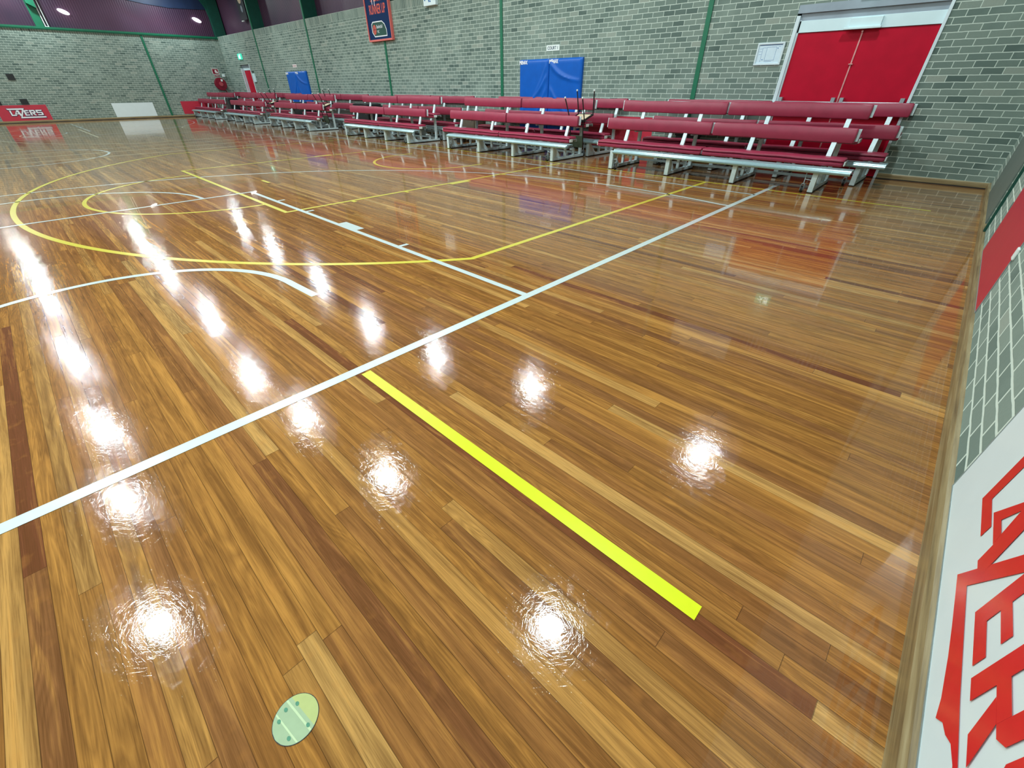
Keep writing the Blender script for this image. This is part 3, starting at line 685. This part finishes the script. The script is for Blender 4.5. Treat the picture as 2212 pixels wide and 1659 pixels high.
# ------------------------------------------------------------------ bleachers
UL = 4.25; LEGX = [.5+1.165*i for i in range(4)]
def cushion_profile(kind):
    if kind == 'seat':     # (y, z) outline: soft top pad and a rolled front lip under it
        return [(.25, .345), (.236, .352), (.23, .372), (.234, .392), (.25, .402), (.278, .405), (.246, .411), (.236, .424), (.241, .44), (.262, .453), (.40, .458), (.50, .454), (.515, .442), (.515, .425), (.50, .416), (.30, .406), (.30, .345)]
    return [(0, .002), (-.05, -.002), (-.062, .004), (-.068, .018), (-.072, .095), (-.070, .172), (-.064, .186), (-.054, .192), (-.006, .196), (0, .19)]
def padded(bm, prof, x0, x1, sag=0.0, round_=.03, n=14):
    """sweep an outline along x with softened ends"""
    cy = sum(p[0] for p in prof)/len(prof); cz = sum(p[1] for p in prof)/len(prof)
    rings = []
    xs = [x0, x0+round_*.35, x0+round_] + [x0+round_+(x1-x0-2*round_)*i/n for i in range(1, n)] + [x1-round_, x1-round_*.35, x1]
    for i, x in enumerate(xs):
        k = .80 if x in (x0, x1) else (.94 if i in (1, len(xs)-2) else 1)
        s = sag*math.sin(PI*(x-x0)/(x1-x0)) + .003*math.sin(x*9.1+x0)
        rings.append([bm.verts.new((x, cy+(p[0]-cy)*k, cz+(p[1]-cz)*k + s*(1 if p[1] > cz else .6))) for p in prof])
    m = len(prof)
    for a, b2 in zip(rings, rings[1:]):
        for i in range(m): bm.faces.new((a[i], a[(i+1) % m], b2[(i+1) % m], b2[i]))
    bm.faces.new(rings[0][::-1]); bm.faces.new(rings[-1])
def place(bm, verts0, dy=0, dz=0, rotx=0, piv=(0, 0)):
    vs = [v for v in bm.verts if v not in verts0]
    if rotx: bmesh.ops.rotate(bm, cent=(0, piv[0], piv[1]), matrix=Matrix.Rotation(rotx, 3, 'X'), verts=vs)
    bmesh.ops.translate(bm, vec=(0, dy, dz), verts=vs)
def make_bleacher(rail, foot=(.56, 4.42)):
    root = thing('bleacher', '', 'bleacher', group='red padded two-tier bleachers along the back wall')
    # footboard: ribbed aluminium plank with a rolled front edge
    bm = B()
    prism(bm, [(-.06, .276), (-.078, .282), (-.09, .296), (-.09, .312), (-.078, .325), (-.066, .328), (-.058, .314), (-.050, .332), (-.04, .342), (-.015, .346), (-.010, .341), (-.002, .346), (.16, .346), (.16, .322), (.14, .322), (.14, .335), (-.04, .322), (-.05, .276)], 'x', foot[0], foot[1])
    obj('footboard', bm, M['alu_foot'], root, 'silver ribbed footboard')
    for tier, (dy, dz) in enumerate(((0, 0), (.555, .255))):
        bm = B(); prism(bm, [(.275, .362), (.275, .412), (.51, .412), (.51, .362), (.495, .362), (.495, .398), (.29, .398), (.29, .362)], 'x', -.012, UL+.012)
        vs = list(bm.verts); bmesh.ops.translate(bm, vec=(0, dy, dz), verts=vs)
        pk = obj('seat_plank', bm, M['alu_dark'], root, 'grey aluminium seat plank')
        for xx in (-.016, UL+.004):
            bm = B(); bx(bm, xx, xx+.014, .255+dy, .35+dy, .362+dz, .416+dz); obj('end_cap', bm, M['white_cap'], pk, 'white end cap')
        for (a, b2) in ((.0, UL/2-.012), (UL/2+.012, UL)):
            bm = B(); padded(bm, cushion_profile('seat'), a, b2, .004); place(bm, (), dy, dz)
            obj('seat_cushion', bm, M['red_vinyl'], root, 'red vinyl seat pad', smooth=True)
        by, bz = (.575, .627) if tier == 0 else (1.115, .908)
        bm = B(); bx(bm, -.02, UL+.02, by, by+.018, bz+.03, bz+.19, Matrix.Rotation(-.1, 3, 'X'), (0, by, bz))
        obj('back_rail', bm, M['alu'], root, 'pale rail behind the backrest pads')
        for (a, b2) in ((.03, UL/2-.02), (UL/2+.02, UL-.015)):
            bm = B(); padded(bm, cushion_profile('back'), a, b2, -.008 if random.random() > .5 else .006, .02)
            place(bm, (), by, bz, -.1); obj('backrest_pad', bm, M['red_vinyl'], root, 'red vinyl backrest pad', smooth=True)
        for x in LEGX:
            bm = B()
            if tier == 0: prism(bm, [(.425, .40), (.465, .40), (.605, .80), (.578, .80)], 'x', x-.034, x+.034)
            else: prism(bm, [(.955, .62), (1.0, .62), (1.145, 1.08), (1.118, 1.08)], 'x', x-.034, x+.034)
            obj('backrest_post', bm, M['alu'], root, 'pale flat backrest post', bevel=.004)
    for x in LEGX:
        bm = B()
        bx(bm, x-.036, x+.036, -.012, .045, .012, .318)                         # front post
        bx(bm, x-.028, x+.028, .045, rail, .016, .066)                    # base rail
        prism(bm, [(.045, .066), (.045, .30), (.075, .30), (.32, .066)], 'x', x-.006, x+.006)   # gusset
        bx(bm, x-.024, x+.024, .44, .485, .066, .362)                      # seat upright
        bx(bm, x-.024, x+.024, .76, .80, .066, .20); bx(bm, x-.024, x+.024, .66, .80, .165, .2)
        bx(bm, x-.03, x+.03, 1.0, 1.055, .066, .62)                        # tall rear upright
        bx(bm, x-.024, x+.024, .10, .50, .30, .335)                      # seat bearer
        bx(bm, x-.024, x+.024, .82, 1.06, .58, .617)                       # upper bearer
        lf = obj('leg_frame', bm, M['alu'], root, 'silver leg frame', bevel=.004)
        bm = B(); bx(bm, x-.036, x+.036, -.002, rail, 0, .014); obj('rubber_foot', bm, M['rubber'], lf, 'black rubber strip')
    bm = B()
    bx(bm, LEGX[0], LEGX[3], 1.055, 1.075, .06, .1)
    obj('cross_brace', bm, M['alu_dark'], root, 'grey cross brace')
    for x, s in ((LEGX[0], 1), (LEGX[3], -1)):
        cxx = x+s*.115
        bm = B(); tube(bm, (cxx, .0, .11), (cxx+s*.012, .03, .3), .007, 8); tube(bm, (x+s*.03, .03, .27), (cxx+s*.012, .03, .29), .006, 8); tube(bm, (x+s*.03, .02, .17), (cxx, .01, .18), .006, 8)
        bx(bm, cxx-.022, cxx-.018, -.04, .03, .03, .12); bx(bm, cxx+.018, cxx+.022, -.04, .03, .03, .12); bx(bm, cxx-.022, cxx+.022, -.02, .02, .115, .125)
        c = obj('caster', bm, M['steel'], root, 'transport caster on thin rods')
        bm = B(); tube(bm, (cxx-.015, -.01, .045), (cxx+.015, -.01, .045), .044, 18); obj('wheel', bm, M['rubber'], c, 'black wheel')
    return root
front0 = make_bleacher(1.13); rear0 = make_bleacher(1.02, (.0, 4.33))
front = [(-5.49, 8.03, .027, 'nearest front-row red bleacher, right in front of the double door'),
         (-10.46, 8.0, .003, 'front-row red bleacher in front of the large blue pads, upturned chair on its right end'),
         (-15.72, 7.96, 0, 'front-row red bleacher below the navy banner, third from the right'),
         (-21.88, 7.9, 0, 'front-row red bleacher below the distant blue pad, upturned chair on its right end'),
         (-27.10, 7.85, 0, 'front-row red bleacher right of the tall black bin, second from the far end'),
         (-32.14, 7.8, 0, 'front-row red bleacher at the far end, left of the tall black bin')]
rear = [(-5.14, 9.19, 0, 'rear-row red bleacher against the wall under the double door'),
        (-10.36, 9.19, 0, 'rear-row red bleacher against the wall under the large blue pads'),
        (-15.63, 9.19, 0, 'rear-row red bleacher against the wall, left of the brown bin'),
        (-21.64, 9.19, 0, 'rear-row red bleacher against the wall between the two wide black bins'),
        (-27.36, 9.19, 0, 'rear-row red bleacher against the wall left of the far wide black bin'),
        (-32.12, 9.19, 0, 'rear-row red bleacher in the far corner by the hose reel')]
for rows, proto in ((front, front0), (rear, rear0)):
    for i, (x, y, rz, lab) in enumerate(rows):
        o = proto if i == 0 else copy_tree(proto)
        o.location = (x, y, 0); o.rotation_euler = (0, 0, rz); o['label'] = lab

# ------------------------------------------------------------------ upturned chairs, bins, crates
def make_chair():
    """built the right way up, origin at the middle of the seat top; back on the +y side"""
    root = thing('chair', '', 'chair', group='upturned black chairs on the bleachers')
    bm = B()
    for s in (-1, 1):
        tube(bm, (s*.19, -.17, -.03), (s*.19, .17, -.03), .011); tube(bm, (s*.17, .19, -.03), (s*.165, .215, .14), .012); tube(bm, (s*.165, .215, .14), (s*.16, .25, .48), .012)
    tube(bm, (-.19, -.17, -.03), (.19, -.17, -.03), .011); tube(bm, (-.17, .17, -.03), (.17, .17, -.03), .011)
    obj('frame', bm, M['black_steel'], root, 'black tube frame')
    bm = B(); bx(bm, -.19, .19, -.2, .19, -.018, 0); obj('seat', bm, M['black'], root, 'black seat', bevel=.015)
    bm = B(); bx(bm, -.15, .15, -.15, .13, -.03, -.0185); obj('seat_underside', bm, M['tan'], root, 'tan board under the seat')
    bm = B()
    prism(bm, [(-.145, .255), (.145, .255), (.155, .3), (.155, .45), (.13, .5), (-.13, .5), (-.155, .45), (-.155, .3)], 'y', .225, .243)
    obj('backrest', bm, M['olive'], root, 'dull olive backrest', bevel=.006)
    for (sx, y0, y1) in ((-1, -.17, -.215), (1, -.17, -.215), (-1, .17, .235), (1, .17, .235)):
        bm = B(); tube(bm, (sx*.185, y0, -.03), (sx*.215, y1, -.45), .012); l_ = obj('leg', bm, M['black_steel'], root, 'black chair leg')
        bm = B(); tube(bm, (sx*.215, y1, -.445), (sx*.217, y1*1.01, -.475), .018); obj('foot_tip', bm, M['white_cap'], l_, 'white foot tip', bevel=.006)
    return root
c0 = make_chair()
for i, (x, y, z, rx, lab) in enumerate(((-6.38, 8.88, .765, PI+.28, 'black chair turned upside down on the second bleacher, nearest of three'),
                                        (-18.05, 8.85, .765, PI+.28, 'black chair turned upside down on the fourth bleacher, middle of three'),
                                        (-23.05, 8.85, .765, PI+.28, 'black chair turned upside down on the fifth bleacher, furthest of three'))):
    o = c0 if i == 0 else copy_tree(c0)
    o.location = (x, y, z); o.rotation_euler = (rx, 0, .05); o['label'] = lab
def bin_(name, label, x, y, w, d, h, mat, lid=True, taper=.9):
    t = thing(name, label, 'bin', (x, y, 0))
    bm = B(); k = taper
    A = [bm.verts.new((sx*w/2*k, sy*d/2*k, 0)) for sx, sy in ((-1, -1), (1, -1), (1, 1), (-1, 1))]
    C = [bm.verts.new((sx*w/2, sy*d/2, h)) for sx, sy in ((-1, -1), (1, -1), (1, 1), (-1, 1))]
    bm.faces.new(A[::-1]); bm.faces.new(C)
    for i in range(4): bm.faces.new((A[i], A[(i+1) % 4], C[(i+1) % 4], C[i]))
    obj('body', bm, mat, t, bevel=.03, seg=3)
    bm = B(); bx(bm, -w/2-.015, w/2+.015, -d/2-.015, d/2+.015, h-.05, h-.02); obj('rim', bm, mat, t, bevel=.008)
    if lid:
        bm = B(); prism(bm, [(-w/2, h), (w/2, h), (w/2*.9, h+.035), (w/2*.5, h+.055), (-w/2*.5, h+.055), (-w/2*.9, h+.035)], 'y', -d/2, d/2)
        obj('lid', bm, M['black'], t, bevel=.01)
    return t
bin_('rubbish_bin', 'wide black bin with a domed lid in the gap between rear bleachers', -16.5, 9.62, .98, .62, .8, M['black'])
bin_('rubbish_bin', 'wide black bin further along, below the distant blue pad', -22.35, 9.9, .95, .62, .74, M['black'])
bin_('rubbish_bin', 'tall narrow black bin standing between the last two front bleachers', -27.5, 8.6, .42, .45, .86, M['black'], True, .96)
bin_('rubbish_bin', 'brown bin standing between the second and third rear bleachers', -10.86, 9.75, .55, .5, .66, M['brown'], False)
t = thing('bucket', 'low black bucket with a pale rim in front of the brown bin', 'bucket', (-10.9, 9.25, 0))
bm = B(); tube(bm, (0, 0, 0), (0, 0, .36), .13, 24, .17); obj('body', bm, M['black'], t)
bm = B(); tube(bm, (0, 0, .36), (0, 0, .375), .178, 24, .178); obj('rim', bm, M['alu_dark'], t, 'pale rim')
t = thing('crate', 'black crate on the floor against the wall left of the double door', 'crate', (-4.5, 10.22, 0))
bm = B(); bx(bm, -.24, .24, -.09, .09, 0, .5); obj('body', bm, M['black'], t, bevel=.015)
bm = B(); bx(bm, -.255, .255, -.1, .1, .46, .5); obj('rim', bm, M['rubber'], t, bevel=.006)

# ------------------------------------------------------------------ lamps under the roof
HL = 5.6
spots = [(-30.98, 2.8), (-24.05, 7.22), (-24.34, 2.57), (-24.64, -1.55), (-18.11, 6.83), (-17.75, 2.49), (-17.69, -1.4), (-12.85, 6.17), (-12.61, 2.09), (-12.7, -1.31),
         (-9.57, 6.54), (-9.66, 2.34), (-9.69, -1.42), (-6.22, 7.31), (-6.34, 2.66), (-6.28, -1.56), (-1.66, 7.96), (-1.76, 2.71), (-1.7, -1.6),
         (-30.9, -1.66), (-30.9, 7.9), (-25, -6), (-18, -6), (-12.5, -6), (-6.3, -6), (-1.7, -6)]
for i, (x, y) in enumerate(spots):
    t = thing('high_bay_lamp', 'round white lamp hanging high under the roof', 'lamp', (x, y, HL), group='high bay lamps under the roof')
    if i == 0:
        bm = B(); tube(bm, (0, 0, .005), (0, 0, .06), .25, 28, .23); tube(bm, (0, 0, .06), (0, 0, .18), .1, 20, .08); tube(bm, (0, 0, .18), (0, 0, EAVE-HL-.01), .012, 8)
        h0 = obj('housing', bm, M['alu_dark'], t)
        ld = bpy.data.lights.new('lamp_disc', 'AREA'); ld.shape = 'DISK'; ld.size = .36; ld.energy = 135; ld.color = (.87, 1.0, 1.0)
        ld2 = ld.copy(); ld2.energy = 150
    else:
        h = h0.copy(); col.objects.link(h); h.parent = t
    lo = bpy.data.objects.new('lamp_disc', ld2 if x < -11 else ld); col.objects.link(lo); lo.parent = t; lo.location = (0, 0, 0)

# ------------------------------------------------------------------ camera, world, colour
f, pi_, ro, ya = 906.145, .617571828, -.00312257, .763943858
r = Vector((math.cos(ya), math.sin(ya), 0)); u = Vector((-math.sin(ya)*math.sin(pi_), math.cos(ya)*math.sin(pi_), math.cos(pi_))); fw = Vector((-math.sin(ya)*math.cos(pi_), math.cos(ya)*math.cos(pi_), -math.sin(pi_)))
c_, s_ = math.cos(ro), math.sin(ro)
rw = c_*r+s_*u; uw = -s_*r+c_*u
cam = bpy.data.cameras.new('camera'); cam.sensor_width = 36; cam.lens = 36*f/2212; cam.clip_start = .02; cam.clip_end = 200
co = bpy.data.objects.new('camera', cam); col.objects.link(co)
mw = Matrix.Identity(4)
for i in range(3): mw[i][0], mw[i][1], mw[i][2] = rw[i], uw[i], -fw[i]
mw[2][3] = 1.345; co.matrix_world = mw
sc = bpy.context.scene; sc.camera = co
wd = bpy.data.worlds.new('world'); sc.world = wd; wd.use_nodes = True
wd.node_tree.nodes['Background'].inputs[0].default_value = (.8, .9, 1, 1); wd.node_tree.nodes['Background'].inputs[1].default_value = .3
sc.view_settings.view_transform = 'Standard'; sc.view_settings.look = 'None'; sc.view_settings.exposure = 0
